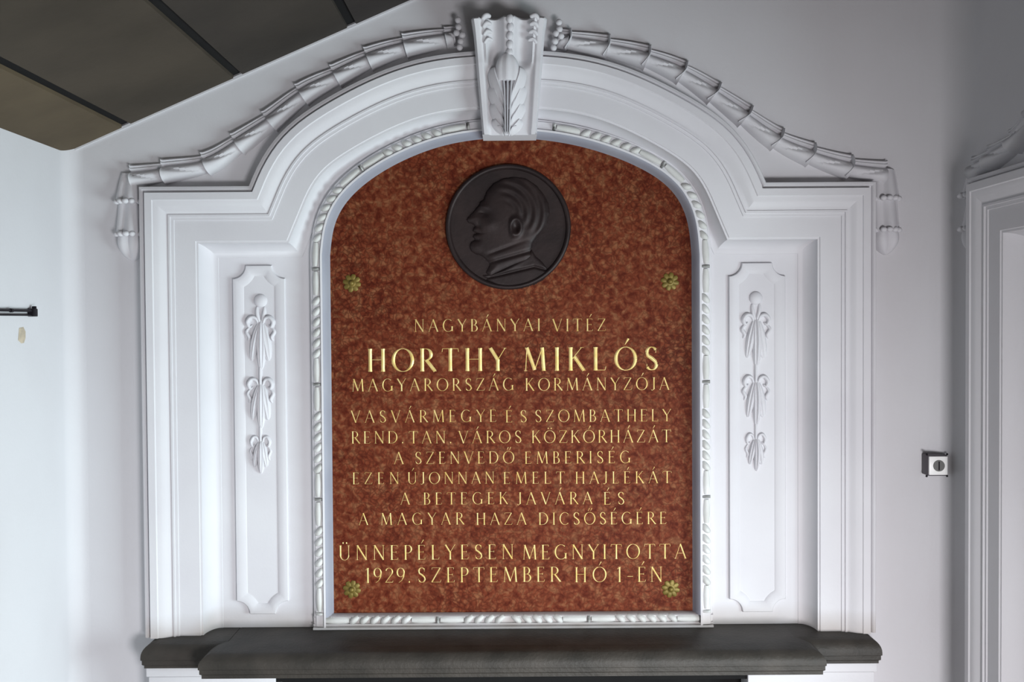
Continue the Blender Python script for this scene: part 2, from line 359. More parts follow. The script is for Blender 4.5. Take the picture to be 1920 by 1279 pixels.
def arc(cx, cy, rx, ry, a0, a1, n=14, TK=.13, tn=.04, q=1.4):
    out = []
    for i in range(n + 1):
        a = math.radians(a0 + (a1 - a0) * i / n)
        out.append((cx + rx * math.cos(a), cy + ry * math.sin(a), tn + (TK - tn) * abs(math.cos(a)) ** q))
    return out
def glyph(ch, TK, tn):
    """strokes of a roman capital; returns (list of [(x,y,w)...], advance)"""
    L = []; a_ = lambda *q, **kw: L.append(arc(*q, TK=TK, tn=tn, **kw))
    def ln(x0, y0, x1, y1, w, w2=None): L.append([(x0, y0, w), (x1, y1, w2 or w)])
    def sf(x, y, h=.09): ln(x - h, y, x + h, y, tn * .9)
    def stem(x, s=True, y0=0, y1=1, w=None):
        L.append([(x, y0, (w or TK) * 1.15), (x, y0 + .12, w or TK), (x, y1 - .12, w or TK), (x, y1, (w or TK) * 1.15)])
        if s: sf(x, y0 + .012); sf(x, y1 - .012)
    base = {'Á': 'A', 'É': 'E', 'Ó': 'O', 'Ö': 'O', 'Ő': 'O', 'Ú': 'U', 'Ü': 'U'}.get(ch, ch); adv = .6; cxa = .35
    if base == 'A': ln(.03, 0, .37, 1, tn * 1.3); ln(.36, 1, .72, 0, TK); ln(.14, .36, .6, .36, tn); sf(.03, .01, .06); sf(.72, .01, .08); adv = .78; cxa = .37
    elif base == 'B': stem(.1); ln(.1, .985, .25, .985, tn); a_(.24, .75, .2, .235, 90, -90); ln(.1, .515, .28, .515, tn); a_(.27, .26, .24, .25, 90, -90); ln(.1, .012, .27, .012, tn); adv = .58
    elif base == 'C': a_(.45, .5, .4, .5, 48, 312, n=20); ln(.72, .86, .72, .74, tn); adv = .78
    elif base == 'D': stem(.1); ln(.1, .985, .32, .985, tn); a_(.32, .5, .4, .485, 90, -90, n=18); ln(.1, .012, .32, .012, tn); adv = .8
    elif base == 'E': stem(.1); ln(.1, .985, .48, .985, tn); ln(.48, .985, .48, .87, tn); ln(.1, .52, .4, .52, tn); ln(.4, .58, .4, .46, tn); ln(.1, .015, .5, .015, tn); ln(.5, .015, .53, .14, tn); adv = .57; cxa = .3
    elif base == 'G': a_(.45, .5, .4, .5, 50, 318, n=20); stem(.76, False, .05, .42); sf(.76, .42, .1); adv = .86
    elif base == 'H': stem(.1); stem(.66); ln(.1, .52, .66, .52, tn); adv = .78
    elif base == 'I': stem(.1); adv = .22
    elif base == 'J': stem(.18, False, .06, 1); sf(.18, .988); L.append([(.18, .2, TK), (.15, .04, TK * .6), (.02, -.05, tn * 1.3), (-.03, .02, TK * .5)]); adv = .3
    elif base == 'K': stem(.1); ln(.14, .47, .56, .99, tn * 1.3); ln(.26, .6, .66, 0, TK); sf(.58, .99, .07); sf(.66, .01, .08); adv = .7
    elif base == 'L': stem(.1); ln(.1, .015, .5, .015, tn); ln(.5, .015, .54, .16, tn); adv = .56
    elif base == 'M': ln(.08, 0, .14, 1, tn * 1.4); ln(.14, 1, .47, .04, TK); ln(.47, .04, .8, 1, tn * 1.3); ln(.8, 1, .86, 0, TK); sf(.08, .01, .07); sf(.87, .01, .09); sf(.12, .99, .06); adv = .96
    elif base == 'N': stem(.1, True, 0, 1, tn * 1.5); ln(.1, 1, .7, 0, TK); ln(.7, 0, .7, 1, tn * 1.5); sf(.7, .99, .08); adv = .8
    elif base == 'O': a_(.46, .5, .42, .5, 0, 360, n=26); adv = .92; cxa = .46
    elif base == 'P': stem(.1); ln(.1, .985, .26, .985, tn); a_(.26, .72, .24, .265, 90, -90); ln(.1, .455, .26, .455, tn); adv = .54
    elif base == 'R': stem(.1); ln(.1, .985, .26, .985, tn); a_(.26, .74, .23, .245, 90, -90); ln(.1, .495, .28, .495, tn); ln(.28, .5, .66, 0, TK); sf(.67, .01, .06); adv = .68
    elif base == 'S': a_(.28, .755, .2, .235, 30, 180, n=8, q=1); L.append([(.08, .755, TK * .8), (.12, .62, TK), (.3, .5, TK * 1.1), (.44, .37, TK), (.49, .25, TK * .8)]); a_(.28, .25, .21, .24, 0, -150, n=9, q=1); ln(.46, .88, .46, .74, tn); ln(.08, .26, .08, .12, tn); adv = .56; cxa = .3
    elif base == 'T': stem(.36); ln(.02, .985, .7, .985, tn); ln(.02, .985, .0, .84, tn); ln(.7, .985, .72, .84, tn); adv = .72
    elif base == 'U': stem(.12, False, .3, 1); sf(.12, .988); L.append(arc(.4, .32, .28, .32, 180, 360, TK=TK * .8, tn=tn)); ln(.68, .3, .68, 1, tn * 1.5); sf(.68, .988, .08); adv = .8; cxa = .42
    elif base == 'V': ln(.04, 1, .39, 0, TK); ln(.39, 0, .73, 1, tn * 1.3); sf(.04, .99, .08); sf(.73, .99, .06); adv = .76
    elif base == 'Y': ln(.04, 1, .36, .48, TK); ln(.36, .48, .68, 1, tn * 1.4); stem(.36, False, 0, .5); sf(.36, .01); sf(.04, .99, .08); sf(.68, .99, .06); adv = .7
    elif base == 'Z': ln(.06, .985, .62, .985, tn); ln(.06, .985, .05, .85, tn); ln(.6, .98, .04, .02, TK * .8); ln(.04, .015, .62, .015, tn); ln(.62, .015, .66, .17, tn); adv = .68; cxa = .34
    elif base == '1': stem(.2); ln(.2, .97, .06, .86, tn * 1.2); adv = .4
    elif base == '2': a_(.28, .74, .22, .25, 160, -30, n=10); ln(.48, .62, .05, .03, TK * .7, tn * 1.3); ln(.03, .03, .52, .03, tn * 1.6); ln(.52, .03, .55, .15, tn); adv = .6
    elif base == '9': a_(.28, .69, .23, .3, 0, 360, n=20); L.append([(.51, .7, TK), (.48, .4, TK * .8), (.36, .15, tn * 1.6), (.16, 0, tn)]); adv = .6
    elif base == '.': ln(.08, .0, .08, .1, .1); adv = .18
    elif base == '-': ln(.05, .36, .42, .36, tn * 1.4); adv = .46
    if ch in 'ÁÉÓÚ': L.append([(cxa - .03, 1.1, tn * .9), (cxa + .12, 1.36, TK * .75)])
    if ch in 'ÖÜ':
        for q in (-.12, .12): ln(cxa + q, 1.12, cxa + q, 1.22, .09)
    if ch == 'Ő':
        for q in (-.12, .08): L.append([(cxa + q, 1.1, tn * .9), (cxa + q + .1, 1.34, TK * .7)])
    return L, adv
LM = {}
def letter_mesh(ch, h, TK):
    key = (ch, round(h, 4), TK)
    if key in LM: return LM[key]
    L, adv = glyph(ch, TK, .030); bm = bmesh.new()
    for st in L:
        rows = []; n = len(st)
        for i, (x, y, wd) in enumerate(st):
            a = st[max(0, i - 1)]; b = st[min(n - 1, i + 1)]; dx, dy = b[0] - a[0], b[1] - a[1]; q = math.hypot(dx, dy) or 1
            nx, ny = dy / q * wd / 2, -dx / q * wd / 2; hh = min(0.0028, wd * h * .35)
            rows.append([((x - nx) * h, 0.0002, (y - ny) * h), ((x - nx * .15) * h, -hh, (y - ny * .15) * h), ((x + nx * .15) * h, -hh, (y + ny * .15) * h), ((x + nx) * h, 0.0002, (y + ny) * h)])
        V = grid(bm, rows)
        for r in (V[0], V[-1]):
            try: bm.faces.new(r)
            except ValueError: pass
    LM[key] = (to_mesh(bm, 'letter', GOLD, 20), adv); return LM[key]
def word(txt, x0, x1, ytop, ybot, TK=.13):
    a = U(x0, ybot, YP); b = U(x1, ybot, YP); t = U(x0, ytop, YP); h = t[1] - a[1]
    zb = a[1]; zslope = 0.0
    adv = [glyph(c, TK, .045)[1] for c in txt]; n = len(txt)
    tot = sum(adv) * h; span = b[0] - a[0]
    sc = min(1.0, span * .96 / tot); gap = (span - tot * sc) / max(1, n - 1)
    x = a[0]
    for c, ad in zip(txt, adv):
        me, _ = letter_mesh(c, h, TK)
        inst('letter', me, plq, (x, YP, zb), scale=(sc, 1, 1)); x += ad * h * sc + gap
LINES = [
    ([('NAGYBÁNYAI', 777, 1013), ('VITÉZ', 1036, 1136)], 600.5, 623.5, 597, 620.3, .12),
    ([('HORTHY', 690, 948), ('MIKLÓS', 982, 1234)], 655.7, 698, 650.5, 694.7, .155),
    ([('MAGYARORSZÁG', 660, 963), ('KORMÁNYZÓJA', 985, 1255)], 711.7, 734.9, 708.5, 732, .12),
    ([('VASVÁRMEGYE', 658, 931), ('ÉS', 948, 988), ('SZOMBATHELY', 1003, 1258)], 770.7, 793.4, 768.2, 791, .11),
    ([('REND.', 659, 757), ('TAN.', 767, 847), ('VÁROS', 860, 978), ('KÖZKÓRHÁZÁT', 997, 1258)], 809.2, 832, 807, 830.6, .11),
    ([('A', 739, 759), ('SZENVEDŐ', 778, 964), ('EMBERISÉG', 984, 1182)], 848, 870.6, 846.4, 869.2, .11),
    ([('EZEN', 661, 748), ('ÚJONNAN', 764, 927), ('EMELT', 944, 1059), ('HAJLÉKÁT', 1079, 1259)], 886.3, 908.2, 884.3, 906.8, .11),
    ([('A', 751, 771), ('BETEGEK', 794, 952), ('JAVÁRA', 971, 1111), ('ÉS', 1132, 1171)], 924.5, 946.4, 922.5, 946, .11),
    ([('A', 673, 692), ('MAGYAR', 714, 870), ('HAZA', 893, 987), ('DICSŐSÉGÉRE', 1010, 1250)], 962.5, 984.6, 961, 984, .11),
    ([('ÜNNEPÉLYESEN', 635, 963), ('MEGNYITOTTA', 980, 1287)], 1023.5, 1051, 1021.4, 1048.7, .115),
    ([('1929.', 684, 770), ('SZEPTEMBER', 783, 1051), ('HÓ', 1078, 1137), ('1-ÉN', 1156, 1242)], 1065.7, 1093.4, 1062.9, 1091, .115)]
for words, t0, b0, t1, b1, TK in LINES:
    for wd, x0, x1 in words:
        f = ((x0 + x1) / 2 - 640) / 640
        # one cap height per line, the baseline is level on the wall
        word(wd, x0, x1, t0 + (t1 - t0) * f + ((b1 - b0) * f - (b1 - b0) * f), b0 + (b1 - b0) * f, TK)
# ---------------------------------------------------------------- rope moulding round the plaque
rope = thing('rope_moulding', 'narrow white twisted rope and ribbon moulding edging the marble plaque', 'moulding', (X0, YR, ZPB - .03))
kk = 0.00164
prof_rev = [(-0.003, YP + .004), (-0.001, YP - .001), (0.0015, 0.034), (0.0045, 0.018), (0.0085, 0.006), (0.013, -0.002), (0.0145, -0.003)]
prof_base = [(0.0145, -0.003), (0.0205, -0.0035), (0.0215, 0.001), (0.0225, 0.006), (0.046, 0.010), (0.0470, 0.014), (0.048, 0.014), (0.050, 0.018), (0.054, 0.019), (0.0555, 0.024), (0.0565, 0.032), (0.057, 0.042)]
mk('reveal', sweep(PLQ, prof_rev, -1), REVM, rope, 50)
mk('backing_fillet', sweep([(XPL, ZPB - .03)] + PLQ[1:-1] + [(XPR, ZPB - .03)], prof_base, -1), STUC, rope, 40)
# bottom rail
bm = bmesh.new()
zb0, zb1 = U(700, 1172, 0.01)[1], U(960, 1147.5, YP)[1]
xl, xr = XPL - .056, XPR + .056
pr = [(zb1, YP + .002), (zb1, 0.02), (zb1 - .003, 0.014), (zb1 - .006, 0.02), (zb1 - .024, 0.022), (zb1 - .025, 0.014), (zb1 - .028, 0.012), (zb1 - .030, 0.018), (zb1 - .033, 0.02), (zb1 - .034, 0.008), (zb1 - .04, 0.006), (zb1 - .043, 0.042)]
V = grid(bm, [[(x, y, z) for z, y in pr] for x in (xl, xr)])
for r in V: bm.faces.new(r)
mk('bottom_rail', bm, STUC, rope, 40)
# carved pieces: twists, smooth sleeves, rings
def twist_mesh(name, mir):
    ang = math.radians(52) * mir
    a = (-math.cos(ang) * .0175, -math.sin(ang) * .0175); b = (-a[0], -a[1])
    mid = (0.002 * mir, -0.002)
    bm = relief([a, mid, b], lambda t: 0.0108 * (0.3 + 0.7 * math.sin(PI * min(1, max(0, t * .9 + .05)))), lambda t: 0.0195 * (0.3 + .7 * math.sin(PI * t)), 0.0, nc=8, k=4)
    return to_mesh(bm, name, ROPE, 60)
TWL, TWR = twist_mesh('rope_twist', 1), twist_mesh('rope_twist', -1)
def sleeve_mesh(L):
    bm = relief([(0, -L / 2), (0, 0), (0, L / 2)], lambda t: 0.0118 * (0.72 + 0.28 * math.sin(PI * t)), lambda t: 0.0140 * (.8 + .2 * math.sin(PI * t)), 0.0, nc=8, k=3)
    return to_mesh(bm, 'ribbon_sleeve', ROPE, 60)
bm = relief([(-.0125, 0), (0, 0), (.0125, 0)], lambda t: 0.0052, lambda t: 0.0175 * (0.35 + .65 * math.sin(PI * t)), 0, nc=6, k=4)
RING = to_mesh(bm, 'ring', ROPE, 60)
SL = sleeve_mesh(0.072)
def rope_run(path, off, start, mir, Y=0.010):
    """place pieces along a path; path direction = local z"""
    pts = np.array(path); s = np.r_[0, np.cumsum(np.hypot(*np.diff(pts, axis=0).T))]
    def at(d):
        x = np.interp(d, s, pts[:, 0]); z = np.interp(d, s, pts[:, 1])
        x2 = np.interp(min(d + .004, s[-1]), s, pts[:, 0]); z2 = np.interp(min(d + .004, s[-1]), s, pts[:, 1])
        x1 = np.interp(max(0, d - .004), s, pts[:, 0]); z1 = np.interp(max(0, d - .004), s, pts[:, 1])
        return x, z, math.atan2(x2 - x1, z2 - z1)
    d = start
    while d < s[-1] - .02:
        seq = [('r', 0)] + [('s', .044), ('t', .052)] + [('t', .032)] * 5 + [('s', .052), ('r', .044)]
        for kind, step in seq:
            d += step
            if d > s[-1] - .012: break
            x, z, a = at(d)
            if kind == 't': inst('rope_twist', TWL if mir > 0 else TWR, rope, (x, Y, z), (0, a, 0))
            elif kind == 's': inst('ribbon_sleeve', SL, rope, (x, Y, z), (0, a, 0))
            else: inst('ring', RING, rope, (x, Y, z), (0, a, 0))
        d += 0.0
mid = offset(PLQ, 0.0345, -1)
mid = [(mid[0][0], ZPB + 0.0)] + mid[1:-1] + [(mid[-1][0], ZPB)]
xk = X0
left = [p for p in mid if p[0] < xk - 0.085]; right = [p for p in mid if p[0] > xk + 0.085][::-1]
rope_run(left, 0, 0.01, 1); rope_run(right, 0, 0.01, -1)
zr = zb1 - .015
rope_run([(xl + .03, zr), (X0, zr)], 0, 0.0, -1, 0.021); rope_run([(xr - .03, zr), (X0, zr)], 0, 0.0, 1, 0.021)
# ---------------------------------------------------------------- keystone
key = thing('keystone', 'fluted white keystone with bead string and acanthus leaf at the crown of the arch', 'keystone', (X0, -0.05, U(955, 250, -0.07)[1]))
zt = U(955, 20, -0.15)[1]; zbk = U(955, 251, -0.08)[1]
xk0 = U(955, 130, -0.12)[0]
lt = U(884, 22, -0.14)[0] - xk0; lb = U(904, 249, -0.09)[0] - xk0
rt = U(1025, 22, -0.14)[0] - xk0; rb = U(1007, 249, -0.09)[0] - xk0
def kbase(t):
    if t < 0.07: return 0.06 + 0.095 * math.sin(PI / 2 * t / 0.07)
    if t < 0.4: return 0.155 - 0.045 * math.sin(PI / 2 * (t - .07) / .33)
    return 0.11 - 0.038 * (t - .4) / .6
def smst(a, b, x):
    x = min(1, max(0, (x - a) / (b - a))); return x * x * (3 - 2 * x)
def kx(s, t):
    l = lt + (lb - lt) * t; r = rt + (rb - rt) * t
    l -= 0.004 * math.exp(-(t / .1) ** 2); r += 0.004 * math.exp(-(t / .1) ** 2)
    return xk0 + l + (r - l) * (s + 1) / 2
def kdep(s, t):
    w = kbase(t); a = abs(s)
    if t < .5:   # flutes beside the bead string
        q = 1 - smst(.36, .48, t)
        fl = max(0, 1 - ((a - .4) / .27) ** 2)
        w -= 0.03 * fl * q
    q2 = smst(.34, .5, t)
    w -= 0.012 * (1 - smst(.68, .76, a)) * q2
    w -= 0.006 * math.exp(-((a - .74) / .03) ** 2)
    w -= 0.02 * smst(.93, 1.0, a) * (1 if t < 1 else 0)
    return w
bm = bmesh.new(); rows = []
NS, NT = 56, 70
for i in range(NT + 1):
    t = i / NT; z = zt + (zbk - zt) * t
    zc = z - 0.006 * 0 
    row = [(kx(-1, t), 0.03, z)]
    for j in range(NS + 1):
        s = -1 + 2 * j / NS
        row.append((kx(s, t), -kdep(s, t), z + 0.006 * (1 - s * s) * (1 - t) ** 3))
    row.append((kx(1, t), 0.03, z)); rows.append(row)
V = grid(bm, rows); bm.faces.new(V[-1]); bm.faces.new(V[0])
mk('console_body', bm, STUC, key, 50)
BDK = bead_mesh('bead', 0.0105, STUC, 1.25)
for (px, py) in ((956, 24), (956, 36), (957, 49), (956, 63), (956, 78), (955, 92)):
    t = (py - 20) / 231; x, z = U(px, py, -0.15); inst('bead', BDK, key, (x, -kdep(0, t) - .001, z))
# leaf
def kY(px, py):
    t = (py - 20) / 231; return -(kbase(t) - 0.012) if t > .45 else -kbase(t)
def leafstroke(name, pts, hw, hh, lift=0.0, ridge=True, nc=10, m=STUC):
    Yb = sum(kY(*p) for p in pts) / len(pts) - lift
    cr = (lambda s, t: max(0, (1 - abs(s) ** 1.6)) * (0.78 + .22 * abs(math.cos(3 * PI * s / 2)))) if ridge else None
    bm = relief([U(x, y, Yb) for x, y in pts], lambda t: hw * k * (0.18 + .82 * math.sin(PI * min(1, .12 + .80 * t)) ** .8), lambda t: hh * (0.3 + .7 * math.sin(PI * min(1, .1 + .75 * t))), Yb, cr, nc=nc)
    return mk(name, bm, m, key, 60)
cx = 951
for i, (y0, y1, dx, hw) in enumerate(((200, 128, 27, 15), (220, 160, 28, 15), (238, 193, 27, 14), (250, 224, 25, 12))):
    for sg in (-1, 1):
        leafstroke('leaf_lobe', [(cx + sg * 2, y0), (cx + sg * dx * .45, y0 - (y0 - y1) * .4), (cx + sg * dx * .82, y0 - (y0 - y1) * .8), (cx + sg * dx * .9, y1)], hw, 0.027, 0.0 + .004 * (3 - i))
        leafstroke('leaf_vein', [(cx + sg * 3, y0 + 5), (cx + sg * dx * .36, y0 - (y0 - y1) * .38), (cx + sg * dx * .7, y1 + 12)], 1.8, 0.008, 0.021 + .004 * (3 - i), False, 6)
Yt = kY(951, 120)
bm = relief([U(cx, y, Yt) for y in (152, 138, 122, 110, 101)], lambda t: 22 * k * math.sin(PI * min(1, .3 + .68 * t)) ** .6, lambda t: .012 + .016 * math.sin(PI * min(1, .2 + .6 * t)) * (1 - t ** 6 * .5), Yt, lambda s, t: math.sqrt(max(0, 1 - s * s)) * (.8 + .2 * abs(math.cos(2.5 * PI * s / 2))), nc=18)
mk('leaf_tip', bm, STUC, key, 60)
for q in (-4, 0.5, 5): leafstroke('leaf_stem', [(cx + q * 2.2, 112), (cx + q * 1.3, 180), (cx + q * .8, 250)], 2.6, 0.030, 0.012, False, 6)
for sg, bx in ((-1, 911), (1, 1003)):
    for i, y in enumerate((34, 47, 60, 73)):
        x, z = U(bx - sg * i * 1.2, y, -0.14); t = (y - 20) / 231; Yb = -kbase(t) + .004
        bm = relief([(x + sg * 7 * k, z - 4 * k), (x, z + 3 * k), (x - sg * 9 * k, z + 1 * k)], lambda t: (5.2 - .5 * i) * k * (.4 + .6 * math.sin(PI * t)), lambda t: 0.014 * (.4 + .6 * math.sin(PI * t)), Yb, nc=6)
        mk('leaf_curl', bm, STUC, key, 60)
# ---------------------------------------------------------------- garlands
def husk_cross(s, t):
    # s=-1 upper (outer) edge, +1 lower edge: small back petal, crease, big front petal, diagonal fold
    if s < -.38: base = 0.5 * math.sqrt(max(0, 1 - ((s + .69) / .31) ** 2)) + .08
    else:
        q = (s - .31) / .69; base = 1.0 * max(0, 1 - abs(q) ** 2.4) ** .6
    f = 0.78 - 1.0 * t
    base -= 0.2 * math.exp(-((s - f) / .09) ** 2) * smst(.02, .2, 1 - t) * (1 if s > -.3 else 0)
    base -= 0.15 * math.exp(-((s + .72) / .07) ** 2)
    return max(0, base)
def garland(side, parentT):
    if side < 0:
        J = [(853, 64), (837, 66), (762, 81), (692, 105), (630, 137), (566, 172), (505, 222), (445, 265), (386, 303), (307, 319), (246, 330)]
        drop = [(241, 324), (240, 380), (241, 441), (243, 489)]
    else:
        J = [(1046, 68), (1064, 71), (1136, 84), (1211, 103), (1278, 131), (1339, 170), (1398, 213), (1458, 257), (1520, 286), (1592, 310), (1660, 322)]
        drop = [(1664, 316), (1664, 374), (1664, 433), (1667, 477)]
    T = thing(*parentT)
    Yg = -0.002
    # mirrored side: travel direction must keep the 'upper' side on s=-1
    fine = catmull([U(x, y, -0.03) for x, y in J], 8)
    for i in range(len(J) - 1):
        seg = fine[i * 8:(i + 1) * 8 + 1]
        # extend a little past the joint so husks overlap
        seg = seg + [(seg[-1][0] + (seg[-1][0] - seg[-2][0]) * .5, seg[-1][1] + (seg[-1][1] - seg[-2][1]) * .5)]
        flip = 1 if side > 0 else -1
        w0, w1 = (16.5, 24) if i else (18, 20)
        def crs(s, t, flip=flip): return husk_cross(s if flip > 0 else -s, t) 
        # right of travel is +s : travelling right/down the lower side is +; travelling left it is -
        bm = relief(seg, lambda t: (w0 + (w1 - w0) * t ** .8) * k * (1 + .05 * (t > .9)), lambda t: 0.030 + 0.016 * t + .003 * (t > .92), Yg, crs, nc=30, smooth=False)
        h = mk('husk', bm, STUC, T, 45)
        if i and side > 0:   # thin ribbon tie at the mouth of the husk
            a, b = fine[i * 8 - 1 if i else 0], fine[min(len(fine) - 1, i * 8 + 1)]
            dx, dz = b[0] - a[0], b[1] - a[1]; L = math.hypot(dx, dz); nx, nz = dz / L, -dx / L; c = fine[i * 8]
            if flip < 0: nx, nz = -nx, -nz
            pts = [(c[0] - nx * 19 * k + dx / L * 3 * k, c[1] - nz * 19 * k + dz / L * 3 * k), (c[0] + dx / L * 6 * k, c[1] + dz / L * 6 * k), (c[0] + nx * 20 * k - dx / L * 2 * k, c[1] + nz * 20 * k - dz / L * 2 * k)]
            bm = relief(pts, lambda t: 2.4 * k, lambda t: 0.018 + 0.036 * math.sin(PI * (.15 + .7 * t)) ** .8, Yg, nc=6, k=6)
            mk('ribbon_tie', bm, STUC, T, 60)
    # drop at the end: two belled husks and a bud
    for i in range(3):
        (xa, ya), (xb, yb) = drop[i], drop[i + 1]
        pts = resample([U(xa, ya - (3 if i else 0), -0.03), U(xb, yb, -0.03)], 14)
        if i < 2:
            hw = (lambda t: (19 + 9 * t ** .7) * k) if i == 0 else (lambda t: (24 + 4 * t) * k)
            hh = lambda t: 0.028 + 0.026 * t
            cr = lambda s, t: math.sqrt(max(0, 1 - s * s)) * (0.66 + 0.34 * abs(math.sin(2.5 * math.acos(max(-1, min(1, s))))))
        else:
            hw = lambda t: 26 * k * max(.12, math.sin(PI * min(1, .3 + .7 * t)) ** .6)
            hh = lambda t: 0.05 * max(.1, math.sin(PI * min(1, .28 + .72 * t)) ** .6)
            cr = lambda s, t: math.sqrt(max(0, 1 - s * s)) * (0.7 + 0.30 * abs(math.sin(2 * math.acos(max(-1, min(1, s))))))
        bm = relief(pts, hw, hh, Yg, cr, nc=26, smooth=False)
        o = mk('bud' if i == 2 else 'bell_husk', bm, STUC, T, 50)
        if i < 2:
            for q in range(-2, 3):   # curled tips at the mouth
                x, z = pts[-1]; a = q / 2.4
                me = TIP; inst('petal_tip', me, o, (x + a * 26 * k, Yg - 0.052 * math.sqrt(max(.1, 1 - a * a)) + .004, z + 2 * k))
    # beads next to the keystone
    B = [(859, 38), (860, 51), (856, 62), (867, 66), (864, 78), (862, 89)] if side < 0 else [(1048, 42), (1049, 55), (1043, 63), (1052, 68), (1041, 78), (1038, 90)]
    for x, y in B:
        p = U(x, y, -0.045); inst('bead', BDG, T, (p[0], -0.046, p[1]))
    return T
TIP = bead_mesh('petal_tip', 0.0105, STUC, .8, 8); BDG = bead_mesh('bead', 0.0098, STUC, 1.0)
gx = U(250, 325, 0); gL = garland(-1, ('husk_garland', 'white plaster husk garland on the left side of the arch, ending in a drop', 'garland', (gx[0], 0, gx[1])))
gx = U(1660, 315, 0); gR = garland(1, ('husk_garland', 'white plaster husk garland on the right side of the arch, ending in a drop', 'garland', (gx[0], 0, gx[1])))
# ---------------------------------------------------------------- raised side panels with husk drops
def panel(x0, x1, y0, y1, cxp, ys, label):
    a = U(x0, y0, YR - .014); b = U(x1, y1, YR - .014)
    T = thing('raised_panel', label, 'wall panel', ((a[0] + b[0]) / 2, YR, b[1]))
    def outline(ins, r):
        L, R, Tp, Bt = a[0], b[0], a[1], b[1]; pts = []; n = 9; rad = r + ins; q0 = math.asin(min(.7, ins / rad))
        Q = [q0 + (PI / 2 - 2 * q0) * i / (n - 1) for i in range(n)]
        for q in Q: pts.append((L + rad * math.cos(q), Tp - rad * math.sin(q)))
        for q in Q: pts.append((L + rad * math.sin(q), Bt + rad * math.cos(q)))
        for q in Q: pts.append((R - rad * math.cos(q), Bt + rad * math.sin(q)))
        for q in Q: pts.append((R - rad * math.sin(q), Tp - rad * math.cos(q)))
        return pts
    rr = 25 * k
    lv = [(0, .0, YR + .001), (0, 0, YR - .009), (.002, 0, YR - .012), (.007, 0, YR - .013), (.014, 0, YR - .0125), (.023, 0, YR - .0095), (.031, 0, YR - .006), (.033, 0, YR - .0035)]
    bm = bmesh.new(); rows = []
    for ins, _, Y in lv: rows.append([(x, Y, z) for x, z in outline(ins, rr)])
    grid(bm, rows, True); mk('border', bm, STUC, T, 35)
    bm = bmesh.new(); vs = [bm.verts.new((x, YR - .0037, z)) for x, z in outline(.0325, rr)]
    es = [bm.edges.new((vs[i], vs[(i + 1) % len(vs)])) for i in range(len(vs))]
    bmesh.ops.triangle_fill(bm, use_beauty=True, use_dissolve=False, edges=es); mk('field', bm, STUC, T)
    Yf = YR - .004
    def st(name, pts, hw, hh, cr=None, nc=10, taper=0.25, pw=.8):
        bm = relief([U(cxp + x, y, Yf) for x, y in pts], lambda t: hw * k * (taper + (1 - taper) * math.sin(PI * t) ** pw), lambda t: hh * (taper + (1 - taper) * math.sin(PI * t) ** .8), Yf, cr, nc=nc)
        return mk(name, bm, STUC, T, 60)
    y = ys
    # hanging ring
    x, z = U(cxp, y + 12, Yf)
    bm = bmesh.new(); bmesh.ops.create_uvsphere(bm, u_segments=14, v_segments=8, radius=1)
    bmesh.ops.scale(bm, vec=(13 * k, .014, 13 * k), verts=bm.verts); bmesh.ops.translate(bm, vec=(x, Yf, z), verts=bm.verts); mk('knob', bm, STUC, T, 80)
    st('ribbon', [(-7, y + 22), (-6, y + 38), (0, y + 56)], 4.2, .012); st('ribbon', [(7, y + 22), (6, y + 38), (1, y + 56)], 4.2, .010)
    huskcr = lambda s, t: max(0, 1 - s * s) ** .55 * (.72 + .28 * abs(math.cos(1.5 * PI * s)))
    for (ya, L, sc) in ((y + 44, 98, 1.0), (y + 160, 92, .92), (y + 268, 68, .72)):
        for sg in (-1, 1):
            st('scroll_leaf', [(sg * 4 * sc, ya + 14), (sg * 8 * sc, ya + 2), (sg * 17 * sc, ya - 1), (sg * 24 * sc, ya + 8), (sg * 20 * sc, ya + 17), (sg * 15 * sc, ya + 13)], 4.6 * sc, .017 * sc)
            st('scroll_leaf', [(sg * 19 * sc, ya + 16), (sg * 26 * sc, ya + 26), (sg * 21 * sc, ya + 36), (sg * 24 * sc, ya + 44)], 4.0 * sc, .013 * sc)
        st('husk_leaf', [(-2, ya + 8), (-10 * sc, ya + L * .45), (-16 * sc, ya + L * .82)], 9 * sc, .020, huskcr)
        st('husk_leaf', [(3, ya + 8), (9 * sc, ya + L * .45), (15 * sc, ya + L * .82)], 11 * sc, .018, huskcr)
        st('husk_leaf', [(1, ya + 6), (2, ya + L * .5), (1, ya + L)], 10 * sc, .026, huskcr)
    st('stem', [(0, y + 130), (0, y + 150), (0, y + 172)], 3.5, .012, taper=.8)
    st('stem', [(0, y + 240), (0, y + 256), (0, y + 280)], 3, .010, taper=.8)
    return T
panel(435, 541, 498, 1152, 489, 552, 'tall raised plaster panel with a husk drop, on the left of the plaque')
panel(1367, 1474, 493, 1148, 1417, 547, 'tall raised plaster panel with a husk drop, on the right of the plaque')
# ---------------------------------------------------------------- medallion
mc = U(953, 425.5, YP - .012); MR = 119.5 * k * 1.0
med = thing('portrait_medallion', 'round dark bronze medallion with a man in profile facing left, on the red marble', 'medallion', (mc[0], YP, mc[1]))
def lathe(prof, seg=96):
    bm = bmesh.new()
    rows = [[(mc[0] + r * math.cos(2 * PI * i / seg), Y, mc[1] + r * math.sin(2 * PI * i / seg)) for i in range(seg)] for r, Y in prof]
    grid(bm, rows, True); return bm, rows
bm, _ = lathe([(MR, YP), (MR, YP - .010), (MR * .99, YP - .015), (MR * .965, YP - .0175), (MR * .94, YP - .0165), (MR * .925, YP - .012), (MR * .915, YP - .0075)])
mk('rim', bm, BRONZE, med, 50)
bm, _ = lathe([(MR * .918, YP - .0075), (MR * .6, YP - .0052), (MR * .3, YP - .0045), (MR * .01, YP - .0042)])
bm.faces.ensure_lookup_table(); mk('disc', bm, BRONZE, med, 50)
